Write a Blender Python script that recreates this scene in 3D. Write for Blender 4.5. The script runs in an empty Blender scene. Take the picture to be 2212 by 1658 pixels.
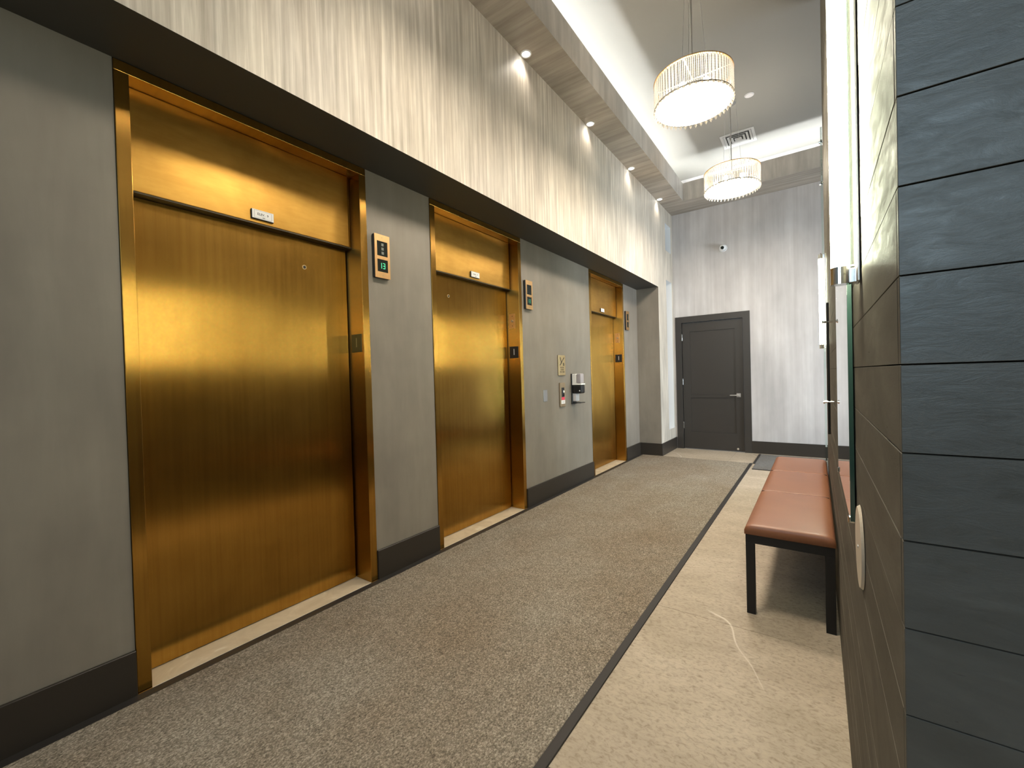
import bpy, bmesh, math, random
from mathutils import Vector, Matrix
random.seed(7)
S = bpy.context.scene
C = S.collection
PI = math.pi

# ------------------------------------------------------------------ camera
cd = bpy.data.cameras.new('camera'); cam = bpy.data.objects.new('camera', cd); C.objects.link(cam)
cd.sensor_width = 36.0; cd.lens = 36.0 * 925.945 / 2212.0; cd.clip_start = 0.02
YAW, PITCH, ROLL = 0.61735167, 0.0134968, -0.0275398
def cam_rot():
    cy, sy = math.cos(YAW), math.sin(YAW)
    Rz = Matrix(((cy, sy, 0), (-sy, cy, 0), (0, 0, 1)))
    A = Matrix(((1, 0, 0), (0, 0, -1), (0, 1, 0)))
    c, s = math.cos(PITCH), math.sin(PITCH); P = Matrix(((1, 0, 0), (0, c, -s), (0, s, c)))
    c, s = math.cos(ROLL), math.sin(ROLL); Q = Matrix(((c, -s, 0), (s, c, 0), (0, 0, 1)))
    return Q @ P @ A @ Rz
R_ = cam_rot()
cm = Matrix((R_[0], -R_[1], -R_[2])).transposed().to_4x4()
cm.translation = Vector((0, 0, 1.27))
cam.matrix_world = cm
S.camera = cam

# ------------------------------------------------------------------ world, exposure
w = bpy.data.worlds.new('world'); S.world = w; w.use_nodes = True
w.node_tree.nodes['Background'].inputs[0].default_value = (0.60, 0.78, 1.0, 1)
w.node_tree.nodes['Background'].inputs[1].default_value = 1.0
S.view_settings.view_transform = 'Standard'; S.view_settings.look = 'None'
S.view_settings.gamma = 1.0; S.view_settings.use_curve_mapping = False
S.view_settings.exposure = 0.0
S.cycles.max_bounces = 7; S.cycles.diffuse_bounces = 4; S.cycles.glossy_bounces = 3; S.cycles.transparent_max_bounces = 10
S.cycles.adaptive_threshold = 0.03
S.cycles.caustics_reflective = False

# light levels of the lamps in the place
E_TUBE, E_DIFF, E_BULB, E_COVE, W_DOWN = 125.0, 64.0, 150.0, 80.0, 8.0
W_DAY, W_BACK = 460.0, 150.0

# daylight coming in through the glazed street entrance at the far right
ad = bpy.data.lights.new('entrance_daylight', 'AREA'); ad.shape = 'RECTANGLE'; ad.size = 2.4; ad.size_y = 2.6
ad.energy = W_DAY; ad.color = (0.86, 0.93, 1.0)
ao = bpy.data.objects.new('entrance_daylight', ad); C.objects.link(ao); ao.location = (3.5, 5.9, 1.6); ao.rotation_euler = (0, PI / 2, 0)

# daylight coming in through the high lobby window behind the camera
bd = bpy.data.lights.new('lobby_daylight', 'AREA'); bd.shape = 'RECTANGLE'; bd.size = 3.0; bd.size_y = 2.2
bd.energy = W_BACK; bd.color = (0.74, 0.89, 1.0)
bo = bpy.data.objects.new('lobby_daylight', bd); C.objects.link(bo); bo.location = (0, -4.9, 3.1); bo.rotation_euler = (PI / 2, 0, 0)

# ------------------------------------------------------------------ key planes (metres)
XL, XF = -2.315, -1.97          # recess back wall, upper wall face
XR = 0.075                      # stone face of right wall
YC, YE, YR = 0.627, 7.60, 6.75  # stone end face, end wall, end of recess
ZH, ZS, ZL, ZC = 2.62, 3.955, 4.23, 4.50   # header, soffit, cove lip, ceiling
YB = -4.0                       # lobby goes on behind the camera
WR0, WR1 = 4.695, 2.6            # stone wall's far end (Y), far right wall (X)

# ------------------------------------------------------------------ materials
def nt(name):
    m = bpy.data.materials.new(name); m.use_nodes = True
    t = m.node_tree; b = t.nodes['Principled BSDF']
    return m, t, b
def simple(name, col, rough=0.5, metal=0.0, spec=0.5, emit=None, es=0.0):
    m, t, b = nt(name)
    b.inputs['Base Color'].default_value = (*col, 1); b.inputs['Roughness'].default_value = rough
    b.inputs['Metallic'].default_value = metal; b.inputs['Specular IOR Level'].default_value = spec
    if emit:
        b.inputs['Emission Color'].default_value = (*emit, 1); b.inputs['Emission Strength'].default_value = es
    return m
def pos(t, scale):
    g = t.nodes.new('ShaderNodeNewGeometry'); mp = t.nodes.new('ShaderNodeMapping')
    mp.inputs['Scale'].default_value = scale
    t.links.new(g.outputs['Position'], mp.inputs['Vector']); return mp.outputs['Vector']
def noise(t, vec, sc, det=4, rough=0.55, dist=0.0):
    n = t.nodes.new('ShaderNodeTexNoise'); n.inputs['Scale'].default_value = sc
    n.inputs['Detail'].default_value = det; n.inputs['Roughness'].default_value = rough
    n.inputs['Distortion'].default_value = dist
    t.links.new(vec, n.inputs['Vector']); return n.outputs['Fac']
def ramp(t, fac, stops):
    r = t.nodes.new('ShaderNodeValToRGB'); e = r.color_ramp.elements
    while len(e) < len(stops): e.new(0.5)
    for k, (p, c) in enumerate(stops):
        e[k].position = p; e[k].color = (*c, 1) if len(c) == 3 else c
    t.links.new(fac, r.inputs['Fac']); return r.outputs['Color']
def mixc(t, a, b, fac, mode='MIX'):
    m = t.nodes.new('ShaderNodeMix'); m.data_type = 'RGBA'; m.blend_type = mode
    for s, v in ((m.inputs[0], fac), (m.inputs[6], a), (m.inputs[7], b)):
        if hasattr(v, 'links') or hasattr(v, 'is_linked'): t.links.new(v, s)
        elif isinstance(v, tuple): s.default_value = (*v, 1)
        else: s.default_value = v
    return m.outputs[2]
def bump(t, b, h, strength, dist=0.01):
    n = t.nodes.new('ShaderNodeBump'); n.inputs['Strength'].default_value = strength
    n.inputs['Distance'].default_value = dist
    t.links.new(h, n.inputs['Height']); t.links.new(n.outputs['Normal'], b.inputs['Normal'])

def wallpaper(name, s1, s2, c0, c1, c2):
    m, t, b = nt(name)
    f1 = noise(t, pos(t, s1), 1.0, 6, 0.62, 0.25)
    f2 = noise(t, pos(t, s2), 1.0, 4, 0.6)
    col = ramp(t, f1, [(0.33, c0), (0.5, c1), (0.66, c2)])
    blot = ramp(t, f2, [(0.3, (0.80, 0.79, 0.78)), (0.7, (1.12, 1.1, 1.08))])
    t.links.new(mixc(t, col, blot, 1.0, 'MULTIPLY'), b.inputs['Base Color'])
    b.inputs['Roughness'].default_value = 0.5; b.inputs['Specular IOR Level'].default_value = 0.35
    bump(t, b, f1, 0.15, 0.004)
    return m
TA, TB, TC = (0.43, 0.38, 0.31), (0.57, 0.52, 0.44), (0.75, 0.70, 0.61)
M_PAPER = wallpaper('streaked_wallpaper', (34, 34, 1.1), (5, 5, 1.6), TA, TB, TC)
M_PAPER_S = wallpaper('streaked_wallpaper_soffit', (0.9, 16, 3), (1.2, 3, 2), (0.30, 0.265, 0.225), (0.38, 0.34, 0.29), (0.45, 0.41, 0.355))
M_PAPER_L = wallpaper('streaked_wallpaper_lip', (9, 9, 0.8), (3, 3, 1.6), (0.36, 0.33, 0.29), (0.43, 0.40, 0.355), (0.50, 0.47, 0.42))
M_PAPER_E = wallpaper('streaked_wallpaper_end', (11, 11, 0.35), (2.2, 2.2, 0.9), (0.49, 0.472, 0.470), (0.545, 0.53, 0.528), (0.60, 0.588, 0.588))  # same wallpaper, cooler: bluish light put into its colours
M_PAINT = wallpaper('taupe_recess_wall', (7, 7, 1.0), (1.5, 1.5, 1.2), (0.228, 0.202, 0.167), (0.243, 0.216, 0.179), (0.262, 0.234, 0.195))
M_CEIL = simple('ceiling_taupe', (0.20, 0.19, 0.17), 0.8)
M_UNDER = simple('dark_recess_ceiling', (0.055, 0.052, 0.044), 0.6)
M_WHITE = simple('white_paint', (0.78, 0.78, 0.77), 0.5)
M_DARK = simple('charcoal_brown_paint', (0.040, 0.035, 0.030), 0.38, spec=0.4)
M_BASE = simple('charcoal_baseboard', (0.032, 0.026, 0.020), 0.42, spec=0.4)

def brass(name, base=(0.53, 0.305, 0.068), dark=(0.33, 0.165, 0.033), rough=0.27, aniso=0.96, s=(1, 60, 0.9)):
    m, t, b = nt(name)
    f = noise(t, pos(t, s), 1.0, 5, 0.6)
    f2 = noise(t, pos(t, (1.3, 2.2, 1.6)), 1.0, 4, 0.6, 0.6)
    c = ramp(t, f, [(0.25, tuple(.45*a_+.55*b_ for a_,b_ in zip(dark,base))), (0.62, base)])
    c = mixc(t, c, ramp(t, f2, [(0.3, (0.72, 0.66, 0.6)), (0.7, (1.05, 1.03, 1.0))]), 0.8, 'MULTIPLY')
    t.links.new(c, b.inputs['Base Color'])
    b.inputs['Metallic'].default_value = 1.0; b.inputs['Roughness'].default_value = rough
    b.inputs['Anisotropic'].default_value = aniso
    tg = t.nodes.new('ShaderNodeTangent'); tg.direction_type = 'RADIAL'; tg.axis = 'Z'
    t.links.new(tg.outputs[0], b.inputs['Tangent'])
    f3 = noise(t, pos(t, (2, 7, 1.2)), 1.0, 3, 0.5)
    bump(t, b, f3, 0.06, 0.01)
    return m
M_BRASS = brass('brushed_brass')
M_BRASS_T = brass('polished_brass_transom', (0.70, 0.42, 0.10), (0.52, 0.28, 0.055), rough=0.33, aniso=0.2, s=(4, 6, 30))
M_SHADEB = simple('shaded_brass_underside', (0.05, 0.035, 0.015), 0.5, 0.3)  # shade under the brass transom, put into a dark colour
M_BRONZE = brass('bronze_faceplate', (0.80, 0.52, 0.26), (0.66, 0.40, 0.18), 0.38, 0.3)
M_PLAQUE = simple('antique_brass_plaque', (0.50, 0.38, 0.20), 0.4, 0.55)
M_BLACK = simple('black_plastic', (0.012, 0.012, 0.012), 0.35)
M_GLOSSBLACK = simple('black_display_glass', (0.008, 0.012, 0.010), 0.12)
M_GHOST = simple('unlit_segments', (0.16, 0.17, 0.15), 0.5)
M_GREEN = simple('green_digits', (0.02, 0.3, 0.12), 0.5, emit=(0.10, 0.95, 0.38), es=1.3)
M_GREEN2 = simple('dim_green_digits', (0.02, 0.3, 0.16), 0.5, emit=(0.06, 0.55, 0.30), es=0.6)
M_CHROME = simple('chrome', (0.82, 0.82, 0.80), 0.15, 1.0)
M_STEEL = simple('brushed_steel', (0.50, 0.48, 0.46), 0.35, 1.0)
M_PLATE = simple('white_label', (0.85, 0.84, 0.80), 0.4)
M_INK = simple('black_ink', (0.015, 0.013, 0.010), 0.6)
M_RED = simple('red_sticker', (0.75, 0.05, 0.10), 0.5)
M_GREY = simple('grey_plastic', (0.40, 0.37, 0.38), 0.3)
M_LTGREY = simple('light_grey_plastic', (0.62, 0.60, 0.60), 0.35)
M_RIM = simple('pale_gap_filler', (0.75, 0.73, 0.70), 0.5)
M_DKMETAL = simple('black_steel', (0.010, 0.009, 0.008), 0.42, 0.0, 0.35)
M_RUBBER = simple('dark_binding', (0.020, 0.017, 0.015), 0.55)
M_GAP = simple('dark_gap', (0.012, 0.011, 0.010), 0.8)

# stone floor tile
m, t, b = nt('limestone_tile'); M_TILE = m
f1 = noise(t, pos(t, (2.2, 3.2, 2)), 1.0, 8, 0.62, 0.7)
f2 = noise(t, pos(t, (42, 75, 20)), 1.0, 6, 0.68, 0.8)
c = ramp(t, f1, [(0.3, (0.38, 0.31, 0.225)), (0.55, (0.46, 0.38, 0.285)), (0.75, (0.53, 0.45, 0.345))])
c = mixc(t, c, ramp(t, f2, [(0.30, (0.50, 0.46, 0.40)), (0.50, (0.97, 0.97, 0.97)), (0.7, (1.10, 1.10, 1.08))]), 0.8, 'MULTIPLY')
mp = pos(t, (1.1, 0.62, 1)); wv = t.nodes.new('ShaderNodeTexWave'); wv.inputs['Scale'].default_value = 0.22
wv.inputs['Distortion'].default_value = 3.2; wv.inputs['Detail'].default_value = 4; wv.inputs['Detail Scale'].default_value = 1.6
wv.bands_direction = 'DIAGONAL'
t.links.new(mp, wv.inputs['Vector'])
vein = ramp(t, wv.outputs['Fac'], [(0.490, (0, 0, 0)), (0.5, (0.75, 0.75, 0.75)), (0.510, (0, 0, 0))])
msk = ramp(t, noise(t, pos(t, (1.7, 1.7, 1)), 1.0, 2), [(0.45, (0, 0, 0)), (0.6, (1, 1, 1))])
c = mixc(t, c, (0.78, 0.72, 0.62), mixc(t, vein, msk, 1.0, 'MULTIPLY'))
t.links.new(c, b.inputs['Base Color']); b.inputs['Roughness'].default_value = 0.58
b.inputs['Specular IOR Level'].default_value = 0.35; bump(t, b, f2, 0.05, 0.002)

# sill stone
m, t, b = nt('sill_marble'); M_SILL = m
c = ramp(t, noise(t, pos(t, (6, 5, 4)), 1.0, 6, 0.6, 1.5), [(0.3, (0.56, 0.43, 0.28)), (0.6, (0.68, 0.55, 0.38)), (0.72, (0.85, 0.78, 0.65))])
t.links.new(c, b.inputs['Base Color']); b.inputs['Roughness'].default_value = 0.35

# carpet
def carpet(name, a, bcol, c2):
    m, t, b = nt(name)
    v = t.nodes.new('ShaderNodeTexVoronoi'); v.inputs['Scale'].default_value = 1.0
    t.links.new(pos(t, (150, 105, 60)), v.inputs['Vector'])
    n1 = noise(t, pos(t, (170, 120, 60)), 1.0, 3, 0.7)
    n2 = noise(t, pos(t, (1.5, 1.1, 1)), 1.0, 5, 0.6)
    n3 = noise(t, pos(t, (26, 15, 10)), 1.0, 4, 0.6)
    c = ramp(t, n1, [(0.30, a), (0.52, bcol), (0.74, c2)])
    c = mixc(t, c, ramp(t, n2, [(0.35, (1.0, 0.99, 0.97)), (0.66, (0.82, 0.735, 0.65))]), 0.95, 'MULTIPLY')
    c = mixc(t, c, ramp(t, n3, [(0.3, (0.85, 0.84, 0.83)), (0.6, (1.04, 1.04, 1.04))]), 0.8, 'MULTIPLY')
    t.links.new(c, b.inputs['Base Color']); b.inputs['Roughness'].default_value = 0.95
    b.inputs['Specular IOR Level'].default_value = 0.1
    bump(t, b, v.outputs['Distance'], 0.6, 0.006)
    return m
M_CARPET = carpet('loop_carpet', (0.10, 0.086, 0.064), (0.295, 0.258, 0.205), (0.62, 0.55, 0.45))
M_MAT = carpet('grey_entrance_mat', (0.12, 0.12, 0.115), (0.19, 0.19, 0.185), (0.27, 0.27, 0.265))

# leather
m, t, b = nt('tan_leather'); M_LEATHER = m
f = noise(t, pos(t, (260, 260, 260)), 1.0, 3, 0.6)
c = ramp(t, noise(t, pos(t, (4, 4, 4)), 1.0, 3), [(0.3, (0.235, 0.088, 0.040)), (0.7, (0.275, 0.107, 0.048))])
t.links.new(c, b.inputs['Base Color']); b.inputs['Roughness'].default_value = 0.40; bump(t, b, f, 0.08, 0.001)

# stone planks of the right wall
m, t, b = nt('dark_stone_plank'); M_STONE = m
f1 = noise(t, pos(t, (3, 3, 9)), 1.0, 8, 0.65, 0.8)
f2 = noise(t, pos(t, (22, 22, 70)), 1.0, 8, 0.72, 0.6)
c = ramp(t, f1, [(0.3, (0.095, 0.084, 0.066)), (0.55, (0.125, 0.111, 0.088)), (0.75, (0.165, 0.148, 0.118))])
t.links.new(c, b.inputs['Base Color']); out = t.nodes['Material Output']
df = t.nodes.new('ShaderNodeBsdfDiffuse'); t.links.new(c, df.inputs['Color'])
gl = t.nodes.new('ShaderNodeBsdfGlossy'); gl.inputs['Color'].default_value = (0.9, 0.92, 0.88, 1)
t.links.new(ramp(t, f2, [(0.3, (0.26,) * 3), (0.7, (0.50,) * 3)]), gl.inputs['Roughness'])
mx = t.nodes.new('ShaderNodeMixShader'); mx.inputs[0].default_value = 0.065
t.links.new(df.outputs[0], mx.inputs[1]); t.links.new(gl.outputs[0], mx.inputs[2]); t.links.new(mx.outputs[0], out.inputs[0])
bump(t, gl, f2, 0.16, 0.004); bump(t, df, f2, 0.12, 0.004)

# glass, mirror, acrylic
m, t, b = nt('green_edge_glass'); M_GLASS = m
b.inputs['Base Color'].default_value = (0.80, 0.93, 0.86, 1); b.inputs['Roughness'].default_value = 0.02
b.inputs['Transmission Weight'].default_value = 1.0; b.inputs['IOR'].default_value = 1.5
M_MIRROR = simple('mirror_silvering', (0.86, 0.89, 0.87), 0.02, 1.0)
M_GLASSEDGE = simple('dark_green_glass_edge', (0.035, 0.075, 0.060), 0.12)
m, t, b = nt('clear_acrylic'); M_ACRYL = m
b.inputs['Base Color'].default_value = (0.95, 0.97, 0.90, 1); b.inputs['Roughness'].default_value = 0.08
b.inputs['Transmission Weight'].default_value = 0.9; b.inputs['IOR'].default_value = 1.45
m, t, b = nt('window_pane_glass'); M_PANE = m
tr = t.nodes.new('ShaderNodeBsdfTransparent'); tr.inputs[0].default_value = (0.93, 0.97, 1, 1)
gl = t.nodes.new('ShaderNodeBsdfGlossy'); gl.inputs['Roughness'].default_value = 0.03
mx = t.nodes.new('ShaderNodeMixShader'); mx.inputs[0].default_value = 0.07
t.links.new(tr.outputs[0], mx.inputs[1]); t.links.new(gl.outputs[0], mx.inputs[2]); t.links.new(mx.outputs[0], t.nodes['Material Output'].inputs[0])
m, t, b = nt('crystal'); M_CRYSTAL = m
out = t.nodes['Material Output']
tr = t.nodes.new('ShaderNodeBsdfTransparent'); gl = t.nodes.new('ShaderNodeBsdfGlossy'); tl = t.nodes.new('ShaderNodeBsdfTranslucent')
gl.inputs['Roughness'].default_value = 0.15; gl.inputs['Color'].default_value = (0.97, 0.94, 0.88, 1)
tl.inputs['Color'].default_value = (0.95, 0.92, 0.86, 1); tr.inputs['Color'].default_value = (0.95, 0.9, 0.82, 1)
m1 = t.nodes.new('ShaderNodeMixShader'); m1.inputs[0].default_value = 0.5
m2 = t.nodes.new('ShaderNodeMixShader'); m2.inputs[0].default_value = 0.82
t.links.new(gl.outputs[0], m1.inputs[1]); t.links.new(tl.outputs[0], m1.inputs[2])
t.links.new(tr.outputs[0], m2.inputs[1]); t.links.new(m1.outputs[0], m2.inputs[2]); t.links.new(m2.outputs[0], out.inputs[0])
M_TUBE = simple('lit_tube', (1, 1, 1), 0.4, emit=(0.97, 1.0, 0.76), es=E_TUBE)
M_DIFF = simple('lit_diffuser', (1, 1, 1), 0.4, emit=(1.0, 0.885, 0.73), es=E_DIFF)
M_BULB = simple('lit_bulb', (1, 1, 1), 0.4, emit=(1.0, 0.90, 0.76), es=E_BULB)
M_COVE = simple('lit_cove_strip', (1, 1, 1), 0.4, emit=(0.93, 0.98, 1.0), es=E_COVE)
M_LENS = simple('lit_downlight_lens', (1, 1, 1), 0.4, emit=(1.0, 0.97, 0.93), es=8.0)

# ------------------------------------------------------------------ mesh helpers (authored in world metres)
def box(bm, x0, x1, y0, y1, z0, z1, bev=0.0, seg=2):
    r = bmesh.ops.create_cube(bm, size=1.0)
    vs = r['verts']
    bmesh.ops.scale(bm, vec=(x1 - x0, y1 - y0, z1 - z0), verts=vs)
    bmesh.ops.translate(bm, vec=((x0 + x1) / 2, (y0 + y1) / 2, (z0 + z1) / 2), verts=vs)
    if bev > 0:
        es = list({e for v in vs for e in v.link_edges})
        bmesh.ops.bevel(bm, geom=es, offset=bev, segments=seg, affect='EDGES', profile=0.5)
    return bm
def bx(*a, **k):
    return box(bmesh.new(), *a, **k)
def cyl(bm, p0, p1, r0, r1=None, n=16, caps=True):
    p0, p1 = Vector(p0), Vector(p1); r1 = r0 if r1 is None else r1
    d = p1 - p0; q = Vector((0, 0, 1)).rotation_difference(d.normalized()).to_matrix().to_4x4()
    mt = Matrix.Translation((p0 + p1) / 2) @ q
    bmesh.ops.create_cone(bm, cap_ends=caps, segments=n, radius1=r0, radius2=r1, depth=d.length, matrix=mt)
    return bm
def cy(*a, **k):
    return cyl(bmesh.new(), *a, **k)
def sph(bm, c, r, u=12, v=8):
    bmesh.ops.create_uvsphere(bm, u_segments=u, v_segments=v, radius=r, matrix=Matrix.Translation(c)); return bm
def ring(bm, c, ro, ri, z0, z1, n=64):
    L = []
    for k in range(n):
        a = 2 * PI * k / n; ca, sa = math.cos(a), math.sin(a)
        L.append([bm.verts.new((c[0] + r * ca, c[1] + r * sa, z)) for r, z in ((ro, z0), (ro, z1), (ri, z1), (ri, z0))])
    for k in range(n):
        A, B = L[k], L[(k + 1) % n]
        for i in range(4):
            j = (i + 1) % 4
            bm.faces.new((A[i], B[i], B[j], A[j]))
    bmesh.ops.recalc_face_normals(bm, faces=bm.faces)
    return bm
def disc_ring(bm, n=64): return bm
def grid_solid(us, vs, holes, t0, t1, f):
    """plate of cells us x vs with holes, thick from t0 (front) to t1, mapped by f(u,v,t)"""
    bm = bmesh.new(); V = {}
    def vert(i, j, k):
        if (i, j, k) not in V: V[(i, j, k)] = bm.verts.new(f(us[i], vs[j], (t0, t1)[k]))
        return V[(i, j, k)]
    nu, nv = len(us) - 1, len(vs) - 1
    full = lambda i, j: 0 <= i < nu and 0 <= j < nv and (i, j) not in holes
    for i in range(nu):
        for j in range(nv):
            if not full(i, j): continue
            for k in (0, 1):
                bm.faces.new([vert(i, j, k), vert(i + 1, j, k), vert(i + 1, j + 1, k), vert(i, j + 1, k)])
            for (di, dj, a, c) in ((-1, 0, (i, j), (i, j + 1)), (1, 0, (i + 1, j), (i + 1, j + 1)), (0, -1, (i, j), (i + 1, j)), (0, 1, (i, j + 1), (i + 1, j + 1))):
                if not full(i + di, j + dj):
                    bm.faces.new([vert(*a, 0), vert(*c, 0), vert(*c, 1), vert(*a, 1)])
    bmesh.ops.recalc_face_normals(bm, faces=bm.faces)
    return bm
def prism(bm, pts, z0, z1):
    lo = [bm.verts.new((x, y, z0)) for x, y in pts]; hi = [bm.verts.new((x, y, z1)) for x, y in pts]
    n = len(pts)
    bm.faces.new(lo[::-1]); bm.faces.new(hi)
    for k in range(n): bm.faces.new((lo[k], lo[(k + 1) % n], hi[(k + 1) % n], hi[k]))
    bmesh.ops.recalc_face_normals(bm, faces=bm.faces)
    return bm

def obj(name, bm, mat, parent=None, smooth=False, origin=None):
    """one mesh object; verts are given in world metres and moved to the object's own frame"""
    me = bpy.data.meshes.new(name)
    if parent is not None: off = Vector(parent['_o'])
    else:
        xs = [v.co for v in bm.verts]
        off = Vector(origin) if origin is not None else Vector((sum(v.x for v in xs) / len(xs), sum(v.y for v in xs) / len(xs), min(v.z for v in xs)))
    bmesh.ops.translate(bm, vec=-off, verts=bm.verts)
    bm.to_mesh(me); bm.free()
    for m_ in (mat if isinstance(mat, (list, tuple)) else [mat]): me.materials.append(m_)
    o = bpy.data.objects.new(name, me); C.objects.link(o)
    if smooth:
        for p_ in me.polygons: p_.use_smooth = True
    if parent is not None: o.parent = parent
    else: o.location = off
    o['_o'] = tuple(off)
    return o
def thing(name, label, cat, loc, group=None, kind=None):
    o = bpy.data.objects.new(name, None); C.objects.link(o); o.location = loc; o['_o'] = tuple(loc)
    o.empty_display_size = 0.1
    if label: o['label'] = label
    if cat: o['category'] = cat
    if group: o['group'] = group
    if kind: o['kind'] = kind
    return o
def tag(o, label, cat, group=None):
    o['label'] = label; o['category'] = cat
    if group: o['group'] = group
    return o
def struct(name, bm, mat, parent=None, label=None, origin=(0, 0, 0)):
    o = obj(name, bm, mat, parent, origin=None if parent else origin)
    if parent is None: o['kind'] = 'structure'
    if label: o['label'] = label
    return o
def text(name, s, size, mat, parent, o0, ax, ay, align='CENTER', ext=0.0004, sx=1.0):
    cu = bpy.data.curves.new(name, 'FONT'); cu.body = s; cu.size = size; cu.align_x = align; cu.align_y = 'CENTER'
    cu.extrude = ext; cu.resolution_u = 3
    tmp = bpy.data.objects.new(name + '_tmp', cu); C.objects.link(tmp)
    dg = bpy.context.evaluated_depsgraph_get()
    me = bpy.data.meshes.new_from_object(tmp.evaluated_get(dg))
    bpy.data.objects.remove(tmp); bpy.data.curves.remove(cu)
    ax, ay = Vector(ax), Vector(ay); an = ax.cross(ay); o0 = Vector(o0) - Vector(parent['_o'])
    for v in me.vertices:
        c0 = v.co.copy(); v.co = o0 + ax * c0.x * sx + ay * c0.y + an * c0.z
    me.name = name; me.materials.clear(); me.materials.append(mat)
    o = bpy.data.objects.new(name, me); C.objects.link(o); o.parent = parent; o['_o'] = parent['_o']
    return o
AY, AZ, AX = (0, 1, 0), (0, 0, 1), (1, 0, 0)

# ------------------------------------------------------------------ the setting
# floor slab with limestone tiles
floor = struct('floor', bx(-2.9, WR1 + .3, YB, YE + .3, -0.20, -0.012), M_GAP)
G = 0.0012
xs = [-2.25, -1.05, XR + 0.02]
ys = [-1.195, -0.01, 1.175, 2.36, 3.545, 4.73, 5.915, 7.70]
def tile_piece(x0, x1, y0, y1):
    return obj('floor_tile', bx(x0 + G, x1 - G, y0 + G, y1 - G, -0.012, 0.0, bev=0.0006, seg=1), M_TILE, floor)
for j in range(len(ys) - 1):
    tile_piece(xs[1], xs[2], ys[j], ys[j + 1])
tile_piece(XL - .01, -1.05, 6.5, 7.70)
for j in range(2): tile_piece(-1.05 + (j + 1) * 1.145, -1.05 + (j + 2) * 1.145, 5.915, 7.70); tile_piece(-1.05 + (j + 1) * 1.145, -1.05 + (j + 2) * 1.145, 4.2, 5.915)
tile_piece(XR + .02, 1.3, -1.195, YC + .02)

# elevator openings
EL = [(0.515, 1.712), (2.262, 3.457), (4.985, 6.155)]
us = [YB]; holes = set()
for a, c in EL: us += [a, c]
us += [YR]
vs = [0.0, ZH]
wl = struct('wall_left', grid_solid(us, vs, {(1, 0), (3, 0), (5, 0)}, XL, XL - .30, lambda u, v, t_: (t_, u, v)), M_PAINT, label='taupe recessed wall around the three elevators')
struct('wall_left_backing', bx(XL - .36, XL - .301, YB, 6.9, -.012, ZC), M_GAP, label='unseen dark backing behind the left wall, blocks outside light')  # dark backing added to stop outside light leaking past the jambs
# upper wall over the recess, coming down past the recess with two slit windows
us = [YB, YR, 7.185, 7.505, YE]; vs = [0.0, 0.36, ZH, 2.80, 3.285, 3.725, ZC]
bm = grid_solid(us, vs, {(0, 0), (0, 1), (2, 1), (2, 2), (2, 4)}, XF, XL, lambda u, v, t_: (t_, u, v))
for f_ in bm.faces:
    f_.material_index = 0 if f_.normal.x > 0.5 else 1
    c_ = f_.calc_center_median()
    if f_.normal.x < .5 and c_.y > 7.0: f_.material_index = 2
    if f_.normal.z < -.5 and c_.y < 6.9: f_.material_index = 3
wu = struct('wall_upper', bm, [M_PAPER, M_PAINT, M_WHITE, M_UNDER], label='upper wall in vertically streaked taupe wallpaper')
# end wall with doorway
DX0, DX1, DZ = -1.845, -0.928, 2.12
we = struct('wall_end', grid_solid([-2.62, DX0, DX1, WR1 + .2], [0, DZ, ZC], {(1, 0)}, YE, YE + .12, lambda u, v, t_: (u, t_, v)), M_PAPER_E, label='end wall in streaked wallpaper, coloured cooler for the bluish light')
# ceiling
struct('ceiling', bx(-2.62, WR1 + .2, YB, YE + .12, ZC, ZC + .1), M_CEIL)
# soffit with cove trough (L shaped, left and end), built as one profile swept round the corner
def soffit():
    bm = bmesh.new()
    # profile in (d, z): d = distance from the wall
    d1 = 0.318; de = YE - 7.063
    prof = [(0.0, ZS), (1.0, ZS), (1.0, ZL), ('lip', ZL), ('lip', 4.03), (0.0, 4.03)]
    rows = []
    for (sx, sy) in ((0, 0), (1, 1), (2, 2)):
        row = []
        for d, z in prof:
            dx = {0.0: 0, 1.0: d1, 'lip': d1 - .022}[d]; dy = {0.0: 0, 1.0: de, 'lip': de - .022}[d]
            if sx == 0: p = (XF + dx, YB, z)
            elif sx == 1: p = (XF + dx, YE - dy, z)
            else: p = (WR1, YE - dy, z)
            row.append(bm.verts.new(p))
        rows.append(row)
    n = len(prof)
    for a in range(2):
        for k in range(n):
            f_ = bm.faces.new((rows[a][k], rows[a + 1][k], rows[a + 1][(k + 1) % n], rows[a][(k + 1) % n]))
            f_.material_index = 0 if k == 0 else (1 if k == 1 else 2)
    bm.faces.new(rows[0]); bm.faces.new(rows[2])
    bmesh.ops.recalc_face_normals(bm, faces=bm.faces)
    return bm
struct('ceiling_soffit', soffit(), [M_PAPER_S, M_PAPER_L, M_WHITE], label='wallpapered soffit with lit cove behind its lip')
# right stone wall: core block and planks
wr = struct('wall_right', bx(XR + .013, WR1, YC + .013, WR0, -0.012, ZC), M_GAP, label='dark stone plank wall at the right')
ZJ, RH = 1.273, 0.0965
k0 = -13; g = 0.0007
shared = {}
ky = 2.45
for k in range(k0, 33):
    z0 = ZJ + k * RH; z1 = min(z0 + RH, ZC - .002)
    if k == k0: z0 = 0.0
    jog = (-0.35, 0.4, 0.05)[k % 3]
    for (a, c) in ((YC + .0131 - g, ky + jog), (ky + jog, WR0)):
        prd = 0.0005 * ((k * 7) % 3 - 1)
        obj('stone_plank', bx(XR + prd * .4, XR + .013, a + g, c - g, z0 + g, z1 - g, bev=0.0005, seg=1), M_STONE, wr)
    obj('stone_plank', bx(XR + .0002, WR1, YC + 0.0003 * ((k * 5) % 3), YC + .013, z0 + g, z1 - g, bev=0.0005, seg=1), M_STONE, wr)
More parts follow.
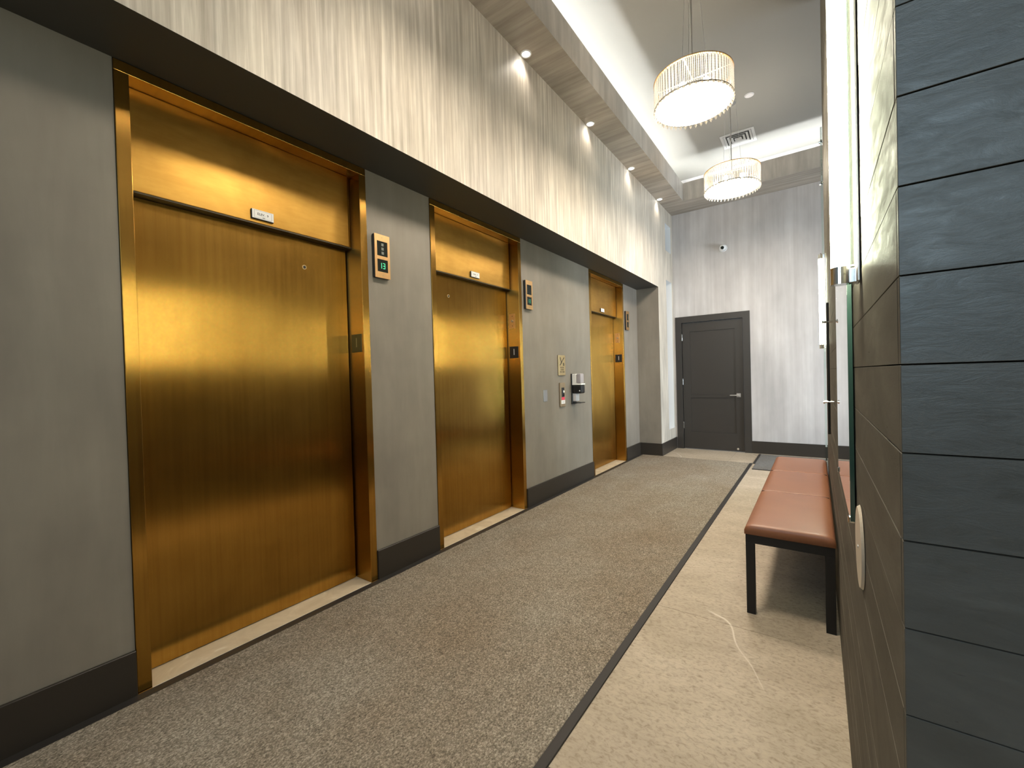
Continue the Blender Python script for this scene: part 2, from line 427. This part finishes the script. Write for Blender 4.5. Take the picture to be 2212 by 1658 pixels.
# lobby wall behind the camera with its high window
struct('wall_back', grid_solid([-2.62, -1.5, 1.5, WR1 + .2], [0, 2.0, 4.1, ZC], {(1, 1)}, YB, YB - .2, lambda u, v, t_: (u, t_, v)), M_PAPER_E)
wb = thing('window_3', None, None, (0, YB - .1, 2.0), kind='structure')
obj('window_frame', grid_solid([-1.5, -1.44, -.03, .03, 1.44, 1.5], [2.0, 2.06, 4.04, 4.1], {(1, 1), (3, 1)}, YB - .08, YB - .14, lambda u, v, t_: (u, t_, v)), M_DKMETAL, wb)
for a in (-1.44, .03): obj('pane', bx(a, a + 1.41, YB - .115, YB - .105, 2.06, 4.04), M_PANE, wb)
# far right side wall with the entrance opening
struct('wall_far_right', grid_solid([YB, 4.9, 6.9, YE + .12], [0, 2.5, ZC], {(1, 0)}, WR1, WR1 + .2, lambda u, v, t_: (t_, u, v)), M_PAPER_E)
d2 = thing('door_2', None, None, (WR1 + .1, 5.9, 0), kind='structure')
for (a, c) in ((4.9, 5.9), (5.9, 6.9)):
    lf = obj('door_leaf', grid_solid([a + .01, a + .06, c - .06, c - .01], [0.005, .10, 2.40, 2.47], {(1, 1)}, WR1 + .06, WR1 + .10, lambda u, v, t_: (t_, u, v)), M_DKMETAL, d2)
    obj('pane', bx(WR1 + .075, WR1 + .085, a + .06, c - .06, .10, 2.40), M_PANE, lf)

# baseboards
BH, BT = 0.19, 0.016
def bb(x0, x1, y0, y1, name): struct(name, bx(x0, x1, y0, y1, 0, BH, bev=.002, seg=1), M_BASE, origin=None)
bb(XL, XL + BT, YB, EL[0][0], 'baseboard_left'); bb(XL, XL + BT, EL[0][1], EL[1][0], 'baseboard_left')
bb(XL, XL + BT, EL[1][1], EL[2][0], 'baseboard_left'); bb(XL, XL + BT, EL[2][1], YR, 'baseboard_left')
bb(XL + BT, XF + BT, YR - BT, YR, 'baseboard_left'); bb(XF, XF + BT, YR, YE, 'baseboard_left')
bb(-0.828, WR1, YE - BT, YE, 'baseboard_end')

# slit windows
def slit(n, z0, z1, label, bars=()):
    r = thing('window_%d' % n, label, None, (XF - .1, 7.345, z0), kind='structure')
    y0, y1 = 7.185, 7.505
    obj('window_frame', grid_solid([y0, y0 + .025, y1 - .025, y1], [z0, z0 + .025, z1 - .025, z1], {(1, 1)}, XF - .14, XF - .19, lambda u, v, t_: (t_, u, v)), M_WHITE, r)
    obj('pane', bx(XF - .175, XF - .165, y0 + .02, y1 - .02, z0 + .02, z1 - .02), M_PANE, r)
    for (a, c) in bars: obj('mullion', bx(XF - .165, XF - .145, a, c, z0 + .02, z1 - .02), M_WHITE, r)
slit(1, 0.36, 2.80, 'tall narrow slit window beside the door', ((7.335, 7.36),))
slit(2, 3.285, 3.725, 'short narrow slit window high in the corner')

# end door
r = thing('door_1', 'dark charcoal two-panel door in the end wall', None, ((DX0 + DX1) / 2, YE, 0), kind='structure')
cw, cp = 0.10, 0.018
bm = bmesh.new()
obj('casing', grid_solid([DX0 - cw, DX0, DX1, DX1 + cw], [0, DZ, DZ + cw], {(1, 0)}, YE - cp, YE + .06, lambda u, v, t_: (u, t_, v)), M_DARK, r)
dy = YE + .012
px0, px1 = -1.722, -1.043
sl = obj('door_slab', grid_solid([DX0 + .004, px0, px1, DX1 - .006], [0.008, .29, .862, 0.905, 1.965, DZ - .006], {(1, 1), (1, 3)}, dy, dy + .04, lambda u, v, t_: (u, t_, v)), M_DARK, r)
for (a, c) in ((.29, .862), (.905, 1.965)): obj('door_panel', bx(px0 - .004, px1 + .004, dy + .012, dy + .03, a - .004, c + .004), M_DARK, sl)
for z in (1.876, 1.131, 0.400): obj('hinge', cy((DX0 + .002, YE - .006, z - .055), (DX0 + .002, YE - .006, z + .055), .009, n=10), M_CHROME, r)
h = obj('handle_plate', bx(-1.035, -0.975, dy - .008, dy, .872, .932, bev=.003), M_STEEL, r)
bm = cy((-1.005, dy - .008, .902), (-1.005, dy - .05, .902), .010); box(bm, -1.125, -0.995, dy - .058, dy - .044, .893, .911, bev=.003)
obj('lever', bm, M_STEEL, h)
bm = cy((-1.02, dy, .055), (-1.02, dy - .045, .055), .008); cyl(bm, (-1.02, dy - .045, .055), (-1.02, dy - .06, .055), .016)
obj('door_stop', bm, M_CHROME, r)

# cove light strips (real lamps lying in the trough)
o = obj('cove_light_strip', bx(XF + .07, XF + .10, YB + .1, YE - .4, 4.03, 4.05), M_COVE); tag(o, 'cool white light strip hidden in the left cove', 'light strip', 'cove light strips')
o = obj('cove_light_strip', bx(XF + .5, WR1 - .1, YE - .35, YE - .32, 4.03, 4.05), M_COVE); tag(o, 'cool white light strip hidden in the end cove', 'light strip', 'cove light strips')

# ------------------------------------------------------------------ elevators
def elevator(y0, y1, label, key, plate_txt, fplate_col):
    r = thing('elevator_door', label, 'elevator door', (XL - .06, (y0 + y1) / 2, 0), 'brass elevator doors along the left wall')
    jw = 0.05; xp = XL + .006; xd = XL - .140; xt = XL - .085
    ztop = ZH - .003
    obj('jamb', bx(xd - .02, xp, y0 + .002, y0 + jw, 0, ztop - .045, bev=.002, seg=2), M_BRASS, r)
    jr = obj('jamb', bx(xd - .02, xp, y1 - jw, y1 - .002, 0, ztop - .045, bev=.002, seg=2), M_BRASS, r)
    obj('head_jamb', bx(xd - .02, xp, y0 + .002, y1 - .002, ztop - .045, ztop, bev=.002, seg=2), M_BRASS, r)
    # transom: shallow folded panel
    tr_ = obj('transom_panel', bx(xt - .03, xt, y0 + jw + .001, y1 - jw - .022, 2.128, ztop - .046, bev=.003, seg=2), M_BRASS_T, r)
    obj('transom_stop', bx(xt - .05, xt - .012, y1 - jw - .021, y1 - jw - .001, 2.128, ztop - .046, bev=.002, seg=1), M_BRASS, r)
    obj('transom_return', bx(xd - .02, xt - .002, y0 + jw + .001, y1 - jw - .001, 2.121, 2.128), M_SHADEB, r)
    obj('shaft_gap', bx(xd - .09, xd - .045, y0 + .001, y1 - .001, 0, ZH - .001), M_GAP, r)
    ds = obj('door_panel', bx(xd - .04, xd, y0 + jw + .004, y1 - jw - .012, 0.008, 2.120, bev=.002, seg=1), M_BRASS, r)
    # fire key escutcheon
    ky_ = y1 - .34 if key == 'r' else y0 + .325
    e_ = obj('key_escutcheon', cy((xd, ky_, 1.958), (xd + .004, ky_, 1.958), .013, n=20), M_PLAQUE, ds)
    obj('keyhole', cy((xd + .004, ky_, 1.958), (xd + .0055, ky_, 1.958), .0085, n=12), M_INK, ds)
    # stone sill
    obj('sill', bx(xd - .02, XL + .003, y0 + .002, y1 - .002, -.01, 0.004), M_SILL, r)
    obj('sill_edge', bx(XL + .003, XL + .012, y0 + .002, y1 - .002, -.01, 0.003), M_RIM, r)
    # number plate on the transom
    pc = (y0 + y1) / 2 + .005
    p_ = obj('number_plate', bx(xt, xt + .010, pc - .056, pc + .056, 2.146, 2.196, bev=.002, seg=1), M_INK, tr_)
    obj('plate_face', bx(xt + .010, xt + .0108, pc - .054, pc + .055, 2.149, 2.195), M_PLATE, tr_)
    xx = xt + .0112
    text('lettering', plate_txt[0], .017, M_INK, tr_, (xx, pc, 2.173), AY, AZ)
    text('lettering', plate_txt[1], .008, M_INK, tr_, (xx, pc + .004, 2.1575), AY, AZ)
    obj('plate_border', grid_solid([pc - .044, pc - .0425, pc + .0435, pc + .045], [2.1525, 2.1535, 2.190, 2.191], {(1, 1)}, xx, xx + .0002, lambda u, v, t_: (t_, u, v)), M_GREY, tr_)
    # floor plate on the reveal of the right jamb
    yr = y1 - jw
    fp = obj('floor_plate', bx(XL - .118, XL - .017, yr - .004, yr, 1.463, 1.576, bev=.001, seg=1), fplate_col[0], jr)
    text('floor_number', '1', .085, fplate_col[1], jr, (XL - .066, yr - .0045, 1.52), AX, AZ)
    if key == 'l':
        sp = obj('switch_plate', bx(XL - .118, XL - .047, yr - .003, yr, 1.752, 1.892, bev=.001, seg=1), M_BRONZE, jr)
        obj('key_switch', cy((XL - .078, yr - .003, 1.822), (XL - .078, yr - .012, 1.822), .013, .011, n=20), M_STEEL, jr)
        for z in (1.775, 1.869): obj('screw', cy((XL - .078, yr - .003, z), (XL - .078, yr - .0045, z), .004, n=10), M_INK, jr)
    return r
M_FP = simple('worn_floor_plate', (0.12, 0.10, 0.035), 0.4, 0.4); M_FPN = simple('worn_floor_number', (0.34, 0.30, 0.14), 0.4, 0.4)
M_NUM = simple('pale_floor_number', (0.70, 0.66, 0.58), 0.4)
elevator(*EL[0], 'wide brass elevator door nearest the camera, at the left foreground', 'r', ('ELEV.  9', 'NO'), (M_FP, M_FPN))
elevator(*EL[1], 'brass elevator door in the middle, left of the fire stairs plaque', 'l', ('ELEV.  9', 'NO'), (M_INK, M_NUM))
elevator(*EL[2], 'farthest brass elevator door, right of the hand sanitizer dispenser', 'l', ('ELEV.  9', 'NO'), (M_INK, M_NUM))

# ------------------------------------------------------------------ floor indicators
SEG = {'1': 'bc', '3': 'abgcd', '9': 'abcdfg'}
def digit_bm(ch, yc, zc, hh, x):
    ww = hh * .46; th = hh * .10; bm = bmesh.new()
    R = {'a': (-ww / 2, ww / 2, hh / 2 - th, hh / 2), 'd': (-ww / 2, ww / 2, -hh / 2, -hh / 2 + th), 'g': (-ww / 2, ww / 2, -th / 2, th / 2),
         'b': (ww / 2 - th, ww / 2, 0, hh / 2), 'c': (ww / 2 - th, ww / 2, -hh / 2, 0), 'f': (-ww / 2, -ww / 2 + th, 0, hh / 2), 'e': (-ww / 2, -ww / 2 + th, -hh / 2, 0)}
    for s in SEG[ch]:
        a, c, d, e = R[s]; box(bm, x, x + .0006, yc + a, yc + c, zc + d, zc + e)
    return bm
def indicator(yl, label, digits, lit):
    y0, y1 = yl, yl + .118; z0, z1 = 1.942, 2.222; xf = XL + .030
    r = thing('floor_indicator', label, 'indicator', (XL, (y0 + y1) / 2, z0), 'floor indicators beside the elevators')
    obj('housing', bx(XL, xf - .003, y0 - .001, y1 + .001, z0 - .001, z1 + .001, bev=.008, seg=2), M_BLACK, r)
    w0, w1 = y0 + .018, y1 - .018
    za, zb, zc_, zd = z0 + .040, z0 + .120, z0 + .142, z0 + .238
    fpl = obj('faceplate', grid_solid([y0, w0, w1, y1], [z0, za, zb, zc_, zd, z1], {(1, 1), (1, 3)}, xf, xf - .004, lambda u, v, t_: (t_, u, v)), M_BRONZE, r)
    up = obj('upper_display', bx(xf - .006, xf - .0025, w0, w1, zc_, zd), M_GLOSSBLACK, r)
    lo = obj('lower_display', bx(xf - .006, xf - .0025, w0, w1, za, zb), M_GLOSSBLACK, r)
    for z in (z0 + .018, z1 - .018): obj('screw', cy((xf, (y0 + y1) / 2, z), (xf + .001, (y0 + y1) / 2, z), .004, n=10), M_PLAQUE, r)
    mid = (w0 + w1) / 2 + .004
    if lit:
        for q, ch in enumerate(digits): obj('digit', digit_bm(ch, mid - .013 + q * .021 - (.005 if ch == '1' else 0), (za + zb) / 2, .036, xf - .0024), lit, lo)
    if lit is M_GREEN:
        for q in range(3): obj('unlit_mark', bx(xf - .0025, xf - .0022, mid - .009, mid + .009, zc_ + .012 + q * .027, zc_ + .030 + q * .027, bev=.0001), M_GHOST, up)
indicator(1.747, 'bronze floor indicator showing green 13, right of the nearest elevator', '13', M_GREEN)
indicator(3.496, 'bronze floor indicator with dim green digits, right of the middle elevator', '13', M_GREEN2)
indicator(6.195, 'bronze floor indicator with dark displays, right of the farthest elevator', '', None)

# ------------------------------------------------------------------ small things on the wall
o = thing('cover_plate', 'small plain steel cover plate on the taupe wall', 'wall plate', (XL, 3.855, 1.015))
obj('plate', bx(XL, XL + .005, 3.818, 3.893, 1.017, 1.137, bev=.002), M_STEEL, o)
for z in (1.035, 1.119): obj('screw', cy((XL + .005, 3.855, z), (XL + .006, 3.855, z), .003, n=8), M_GREY, o)

r = thing('fire_stairs_plaque', 'brass fire and stairs pictogram plaque on the wall', 'plaque', (XL, 4.215, 1.285))
y0, y1, z0, z1 = 4.135, 4.29, 1.286, 1.51; xf = XL + .014
obj('plate', bx(XL, xf, y0, y1, z0, z1, bev=.004), M_PLAQUE, r)
yc = (y0 + y1) / 2
def stroke(pts, wd):
    bm = bmesh.new()
    for (a, c) in zip(pts, pts[1:]):
        p, q = Vector((0, a[0], a[1])), Vector((0, c[0], c[1])); d = (q - p).normalized(); nrm = Vector((0, -d.z, d.y)) * wd / 2
        lo = [bm.verts.new(v + Vector((xf, 0, 0))) for v in (p - nrm, q - nrm, q + nrm, p + nrm)]
        hi = [bm.verts.new(v + Vector((xf + .0008, 0, 0))) for v in (p - nrm, q - nrm, q + nrm, p + nrm)]
        bm.faces.new(hi)
        for k in range(4): bm.faces.new((lo[k], lo[(k + 1) % 4], hi[(k + 1) % 4], hi[k]))
    bmesh.ops.recalc_face_normals(bm, faces=bm.faces)
    return bm
st = []
for k in range(6): st += [(yc - .045 + k * .018, 1.392 + k * .0165), (yc - .045 + k * .018, 1.392 + (k + 1) * .0165)]
obj('stairs_pictogram', stroke(st, .008), M_INK, r)
obj('figure_pictogram', stroke([(yc - .042, 1.487), (yc - .030, 1.462), (yc - .018, 1.440), (yc - .006, 1.418)], .012), M_INK, r)
obj('flame_pictogram', stroke([(yc + .030, 1.392), (yc + .022, 1.404), (yc + .034, 1.425), (yc + .048, 1.402), (yc + .044, 1.392)], .009), M_INK, r)
for q, s in enumerate(('IN CASE', 'OF FIRE', 'USE STAIRS')): text('lettering', s, .022, M_INK, r, (xf + .0005, yc, 1.372 - q * .024), AY, AZ, sx=.95)

r = thing('call_station', 'bronze elevator call station with red and white stickers', 'call panel', (XL, 4.21, .938))
y0, y1, z0, z1 = 4.155, 4.270, .938, 1.205; xf = XL + .016
obj('plate', bx(XL, xf, y0, y1, z0, z1, bev=.003), simple('aged_bronze', (0.36, 0.27, 0.17), .42, .6), r)
yc = (y0 + y1) / 2
obj('button_panel', bx(xf, xf + .003, yc - .030, yc + .030, 1.045, 1.150, bev=.001, seg=1), M_BLACK, r)
obj('call_button', cy((xf + .003, yc + .010, 1.106), (xf + .009, yc + .010, 1.106), .013, n=20), M_PLATE, r)
obj('call_button', cy((xf + .003, yc + .010, 1.068), (xf + .009, yc + .010, 1.068), .012, n=20), M_GLOSSBLACK, r)
obj('red_sticker', bx(xf, xf + .002, yc - .030, yc + .034, 1.012, 1.047), M_RED, r)
obj('white_sticker', bx(xf, xf + .0018, yc - .040, yc + .042, .970, 1.011), M_PLATE, r)
for q in range(3): obj('print_line', bx(xf + .0018, xf + .0022, yc - .022, yc + .024, .980 + q * .009, .983 + q * .009), M_GREY, r)

r = thing('sanitizer_dispenser', 'black and white hand sanitizer dispenser with drip tray', 'dispenser', (XL, 4.49, .945))
y0, y1 = 4.44, 4.545; x0 = XL
obj('back_plate', bx(x0, x0 + .014, y0 - .004, y1 + .004, .950, 1.302, bev=.004), M_BLACK, r)
obj('cartridge', bx(x0 + .014, x0 + .062, y0, y1, 1.185, 1.300, bev=.004), M_PLATE, r)
obj('bottle', bx(x0 + .064, x0 + .122, y0 + .008, y1 - .008, 1.188, 1.302, bev=.014, seg=3), M_GREY, r)
obj('collar', bx(x0 + .014, x0 + .130, y0 - .002, y1 + .002, 1.172, 1.188, bev=.003), M_PLATE, r)
bm = bx(x0 + .014, x0 + .128, y0, y1, 1.074, 1.172, bev=.016, seg=3); obj('pump_body', bm, M_BLACK, r)
obj('brand_badge', cy((x0 + .108, y0 - .0006, 1.105), (x0 + .108, y0 + .002, 1.105), .007, n=14), M_PLATE, r)
obj('lower_column', bx(x0 + .014, x0 + .056, y0 + .010, y1 - .010, .985, 1.074, bev=.003), M_LTGREY, r)
obj('drip_tray', bx(x0 + .014, x0 + .125, y0 - .004, y1 + .004, .962, .972, bev=.004), M_BLACK, r)

# security camera, on the end wall
r = thing('security_camera', 'white round security camera high on end wall', 'camera', (-1.183, YE, 3.252))
obj('base', cy((-1.183, YE, 3.252), (-1.183, YE - .02, 3.252), .060, .056, n=28), M_WHITE, r, smooth=False)
obj('ball', sph(bmesh.new(), (-1.183, YE - .045, 3.252), .048, 24, 16), M_WHITE, r, smooth=True)
obj('lens', cy((-1.183, YE - .078, 3.245), (-1.179, YE - .098, 3.238), .026, .024, n=20), M_GLOSSBLACK, r)

# ------------------------------------------------------------------ carpets
CX0, CX1 = XL + .013, -0.731
r = thing('carpet_runner', 'long grey brown loop carpet runner along the elevators', 'carpet', ((CX0 + CX1) / 2, 1.5, 0))
obj('pile', bx(CX0 + .046, CX1 - .037, YB + .5, 6.712, 0, .007, bev=.002, seg=1), M_CARPET, r)
obj('binding', bx(CX0, CX0 + .046, YB + .5, 6.712, 0, .0072), M_RUBBER, r)
obj('binding', bx(CX1 - .037, CX1, YB + .5, 6.712, 0, .0072, bev=.002, seg=1), M_RUBBER, r)
r = thing('entrance_mat', 'blue grey mat with dark border beyond the bench', 'mat', (0.1, 6.85, 0))
obj('pile', bx(-0.700, 1.8, 6.345, YE - .10, 0, .006), M_MAT, r)
obj('binding', bx(-0.731, -0.700, 6.715, YE - .10, 0, .007), M_RUBBER, r)
obj('binding', bx(-0.700, 1.8, 6.315, 6.345, 0, .007), M_RUBBER, r)

# ------------------------------------------------------------------ bench
r = thing('bench', 'long tan leather bench on black metal legs by the stone wall', 'bench', (-.126, 3.6, 0))
bx0, bx1, by0, by1 = -.320, .066, 2.515, 4.690
zc0, zc1 = .422, .474
cuts = [by0, 3.305, 4.02, by1]
for a, c in zip(cuts, cuts[1:]):
    bm = bmesh.new(); nx, ny = 14, 16; V = {}
    def zt(u, v):   # crowned, softly rolled edges
        ex = min(u, 1 - u) * (bx1 - bx0); ey = min(v, 1 - v) * (c - a)
        k_ = lambda d, rr: 1.0 if d >= rr else math.sqrt(max(0, 1 - (1 - d / rr) ** 2))
        return zc0 + .022 + (zc1 - zc0 - .022) * k_(ex, .045) ** .8 * (0.80 + .20 * k_(ey, .02)) + .007 * math.sin(PI * u) * math.sin(PI * min(1, max(0, v)))
    us_ = [0, .015, .04, .08, .13, .22, .35, .5, .65, .78, .87, .92, .96, .985, 1]
    vs_ = [0, .006, .015, .03, .06, .12, .25, .4, .5, .6, .75, .88, .94, .97, .985, .994, 1]
    P = [[bm.verts.new((bx0 + (bx1 - bx0) * u, a + .003 + (c - a - .006) * v, zt(u, v))) for v in vs_] for u in us_]
    for i in range(len(us_) - 1):
        for j in range(len(vs_) - 1): bm.faces.new((P[i][j], P[i + 1][j], P[i + 1][j + 1], P[i][j + 1]))
    rim = [P[i][0] for i in range(len(us_))] + [P[-1][j] for j in range(1, len(vs_))] + [P[i][-1] for i in range(len(us_) - 2, -1, -1)] + [P[0][j] for j in range(len(vs_) - 2, 0, -1)]
    low = [bm.verts.new((v.co.x, v.co.y, zc0)) for v in rim]
    for k in range(len(rim)): bm.faces.new((rim[k], rim[(k + 1) % len(rim)], low[(k + 1) % len(rim)], low[k]))
    bm.faces.new(low); bmesh.ops.recalc_face_normals(bm, faces=bm.faces)
    o = obj('seat_cushion', bm, M_LEATHER, r, smooth=True)
    o.data.polygons[-1].use_smooth = False
for c in cuts[1:-1]: obj('seam', bx(bx0 + .012, bx1 - .012, c - .0029, c + .0029, zc0, zc1 - .004), M_INK, r)
fx0, fx1, fy0, fy1 = -.316, .062, 2.530, 4.675
lw = .040
for (x, y) in ((fx0, fy0), (fx1 - lw, fy0), (fx0, fy1 - lw), (fx1 - lw, fy1 - lw)):
    obj('leg', bx(x, x + lw, y, y + lw, 0, .374, bev=.001, seg=1), M_DKMETAL, r)
obj('seat_frame', grid_solid([fx0, fx0 + lw, fx1 - lw, fx1], [fy0, fy0 + lw, fy1 - lw, fy1], {(1, 1)}, .374, zc0, lambda u, v, t_: (u, v, t_)), M_DKMETAL, r)
obj('seat_board', bx(fx0 + .01, fx1 - .01, fy0 + .01, fy1 - .01, .405, zc0 - .001), M_DKMETAL, r)

# ------------------------------------------------------------------ tube sconces on the stone wall
def sconce(y, label):
    r = thing('wall_sconce', label, 'wall lamp', (XR, y, 1.44), 'tube sconces on the stone wall')
    z0, z1 = 1.475, 2.165; xc = XR - .032; rt = .0155
    obj('tube', cy((xc, y, z0), (xc, y, z1), rt, n=24), M_TUBE, r, smooth=False)
    for (a, c) in ((z0 - .034, z0), (z1, z1 + .034)):
        obj('end_cap', cy((xc, y, a), (xc, y, c), rt + .0012, n=24), M_CHROME, r)
        obj('arm', bx(xc + .012, XR - .006, y - .010, y + .010, a, a + .030 if a < z0 else c, bev=.002, seg=1), M_CHROME, r)
    obj('nub', cy((xc, y, z1 + .034), (xc, y, z1 + .046), .006, n=12), M_CHROME, r)
    obj('back_plate', bx(XR - .008, XR - .0012, y - .022, y + .022, z0 - .034, z1 + .034, bev=.002, seg=1), M_STEEL, r)
    obj('acrylic_bar', bx(XR - .018, XR - .0085, y - .012, y + .012, z0 + .002, z1 - .002, bev=.001, seg=1), M_ACRYL, r)
sconce(1.10, 'large vertical tube sconce nearest the camera on the stone wall')
sconce(4.30, 'small distant vertical tube sconce at the end of stone wall')

# mirror, blank plate, pull bar and glass panel
r = thing('wall_mirror', 'frameless green-edged mirror on the stone wall', 'mirror', (XR - .006, 1.65, .90))
my0, my1, mz0, mz1 = 1.315, 2.0, .90, 2.60
obj('glass', bx(XR - .0118, XR - .003, my0, my1, mz0, mz1), M_GLASSEDGE, r)
obj('silvering', bx(XR - .0122, XR - .0118, my0 + .001, my1 - .001, mz0 + .001, mz1 - .001), M_MIRROR, r)
for y in (my0 + .02, my1 - .02):
    for z in (mz0, mz1): obj('clip', bx(XR - .016, XR - .0012, y - .008, y + .008, z - .009, z + .009, bev=.002, seg=1), M_CHROME, r)
r = thing('blank_cover', 'round off-white blank cover plate low on stone wall', 'cover plate', (XR, 1.185, .885))
obj('disc', cy((XR - .001, 1.185, .885), (XR - .006, 1.185, .885), .088, .084, n=48), simple('almond_plastic', (0.62, 0.54, 0.42), .4), r)
obj('screw', cy((XR - .006, 1.185, .885), (XR - .007, 1.185, .885), .004, n=10), M_STEEL, r)
r = thing('pull_bar', 'slim dark vertical pull bar on chrome standoffs', 'handle', (XR - .02, 2.8, .93))
obj('bar', cy((XR - .022, 2.8, .93), (XR - .022, 2.8, 1.62), .006, n=12), M_DKMETAL, r)
for z in (1.10, 1.52):
    obj('standoff', cy((XR - .001, 2.8, z), (XR - .040, 2.8, z), .006, n=12), M_CHROME, r)
    obj('knob', cy((XR - .040, 2.8, z), (XR - .046, 2.8, z), .010, n=14), M_CHROME, r)
r = thing('glass_panel', 'tall frameless glass panel at the end of stone wall', 'glass panel', (XR - .01, 5.0, 0))
obj('pane', bx(XR - .016, XR - .004, 4.70, 5.3, .004, 3.40), M_GLASS, r)
for z in (2.93, 3.30): obj('bolt', cy((XR - .026, 4.78, z), (XR + .006, 4.78, z), .012, n=14), M_CHROME, r)

# ------------------------------------------------------------------ ceiling things
for k in range(7):
    y = -0.68 + 1.24 * k; x = XF + .047
    nth = {6: 'recessed downlight in the soffit nearest the end wall', 5: 'recessed downlight in soffit, second from the end wall', 4: 'recessed downlight in soffit, third from the end wall',
           3: 'recessed downlight in soffit, fourth from end wall and largest in view', 2: 'recessed downlight in soffit above the nearest elevator, far jamb', 1: 'recessed downlight in soffit above the nearest elevator, near jamb', 0: 'recessed downlight in soffit behind the camera'}[k]
    r = thing('downlight', nth, 'downlight', (x, y, ZS), 'recessed downlights in the soffit')
    obj('trim_ring', ring(bmesh.new(), (x, y), .0455, .034, ZS - .005, ZS, 32), M_WHITE, r)
    obj('lens', cy((x, y, ZS - .001), (x, y, ZS - .003), .034, n=32), M_LENS, r)
    ld = bpy.data.lights.new('downlight_lamp', 'SPOT'); ld.energy = W_DOWN; ld.spot_size = math.radians(120); ld.spot_blend = 1.0
    ld.shadow_soft_size = .03; ld.color = (1.0, .90, .78)
    lo = bpy.data.objects.new('lamp', ld); C.objects.link(lo); lo.parent = r; lo.location = (0, 0, -.02)

r = thing('air_vent', 'square louvered air vent in the ceiling above far chandelier', 'vent', (-.83, 6.73, ZC))
vx, vy, vz = -.83, 6.735, ZC
def sqring(bm, h1, h2, z1a, z2a, th=.004):
    pts = []
    for s, (hh, zz) in enumerate(((h1, z1a), (h2, z2a), (h2, z2a + th), (h1, z1a + th))):
        pts.append([bm.verts.new((vx + sx * hh, vy + sy * hh, zz)) for sx, sy in ((-1, -1), (1, -1), (1, 1), (-1, 1))])
    for q in range(4):
        A, B = pts[q], pts[(q + 1) % 4]
        for i in range(4): bm.faces.new((A[i], A[(i + 1) % 4], B[(i + 1) % 4], B[i]))
    bmesh.ops.recalc_face_normals(bm, faces=bm.faces)
    return bm
M_VENT = simple('vent_grey', (0.36, 0.35, 0.33), 0.5)
obj('flange', sqring(bmesh.new(), .205, .172, vz - .008, vz - .010, .008), M_VENT, r)
obj('backing', bx(vx - .172, vx + .172, vy - .172, vy + .172, vz - .003, vz - .001), M_GAP, r)
for q in range(4): obj('louver', sqring(bmesh.new(), .168 - q * .042, .142 - q * .042, vz - .012, vz - .004, .002), M_VENT, r)
obj('core', bx(vx - .018, vx + .018, vy - .018, vy + .018, vz - .014, vz - .004), M_VENT, r)
r = thing('sprinkler_cover', 'small round white sprinkler cover in the ceiling', 'sprinkler', (-.59, 5.78, ZC))
obj('cover', cy((-.59, 5.78, ZC - .008), (-.59, 5.78, ZC), .040, .044, n=28), M_LTGREY, r)
obj('rim', ring(bmesh.new(), (-.59, 5.78), .050, .044, ZC - .003, ZC, 28), M_LTGREY, r)

# ------------------------------------------------------------------ chandeliers
def chandelier(y, label):
    x = -.79; z0, z1, R0 = 3.462, 3.672, .300
    r = thing('chandelier', label, 'chandelier', (x, y, z0), 'round crystal drum chandeliers')
    obj('canopy', cy((x, y, ZC - .03), (x, y, ZC), .065, .07, n=28), M_CHROME, r)
    obj('stem', cy((x, y, z1), (x, y, ZC - .03), .005, n=8), M_STEEL, r)
    for a in (0.5, 2.6, 4.7):
        obj('cable', cy((x + .12 * math.cos(a), y + .12 * math.sin(a), z1), (x + .06 * math.cos(a), y + .06 * math.sin(a), ZC - .02), .0012, n=5), M_STEEL, r)
    obj('top_ring', ring(bmesh.new(), (x, y), R0 + .004, R0 - .010, z1 - .004, z1 + .004), M_BRONZE, r)
    obj('bottom_ring', ring(bmesh.new(), (x, y), R0 + .004, R0 - .012, z0 - .003, z0 + .003), M_CHROME, r)
    bm = bmesh.new()
    for a in (0, PI / 2):
        box(bm, x - (R0 if a == 0 else .004), x + (R0 if a == 0 else .004), y - (.004 if a == 0 else R0), y + (.004 if a == 0 else R0), z1 - .003, z1 + .003)
    obj('cross_bar', bm, M_STEEL, r)
    bm = bmesh.new()
    for k in range(130):
        a = 2 * PI * k / 130; rr = R0 - .002 - (.006 if k % 2 else 0)
        zz = z1 - .004
        while zz > z0 + .006:      # strand of faceted beads
            hh = .0175
            cyl(bm, (x + rr * math.cos(a), y + rr * math.sin(a), zz - hh), (x + rr * math.cos(a), y + rr * math.sin(a), zz), .0052, .0036, n=5, caps=False); zz -= hh + .002
    o = obj('crystal_strands', bm, M_CRYSTAL, r); o['kind'] = 'stuff'
    bm = cy((x, y, z0 + .004), (x, y, z0 + .010), R0 - .016, n=64)
    for f_ in bm.faces: f_.material_index = 0 if f_.calc_center_median().z < z0 + .006 else 1
    dif = obj('diffuser', bm, [M_DIFF, M_WHITE], r)
    for k in range(6):
        a = 2 * PI * k / 6 + .3
        obj('bulb', sph(bmesh.new(), (x + .17 * math.cos(a), y + .17 * math.sin(a), z0 + .085), .026, 12, 8), M_BULB, r, smooth=True)
    for k in range(44):
        a = 2 * PI * k / 44; px_, py_ = x + (R0 - .003) * math.cos(a), y + (R0 - .003) * math.sin(a)
        bm = bmesh.new(); cyl(bm, (px_, py_, z0 - .012), (px_, py_, z0 - .003), .012, .003, n=7); cyl(bm, (px_, py_, z0 - .034), (px_, py_, z0 - .012), .0015, .012, n=7)
        obj('crystal_drop', bm, M_CRYSTAL, r)
chandelier(1.79, 'crystal drum chandelier overhead, out of view above the nearest elevator')
chandelier(3.78, 'larger round crystal drum chandelier, nearer of the two in view')
chandelier(5.77, 'smaller, farther crystal drum chandelier by the air vent')

# tidy helper property
for o in bpy.data.objects:
    if '_o' in o: del o['_o']
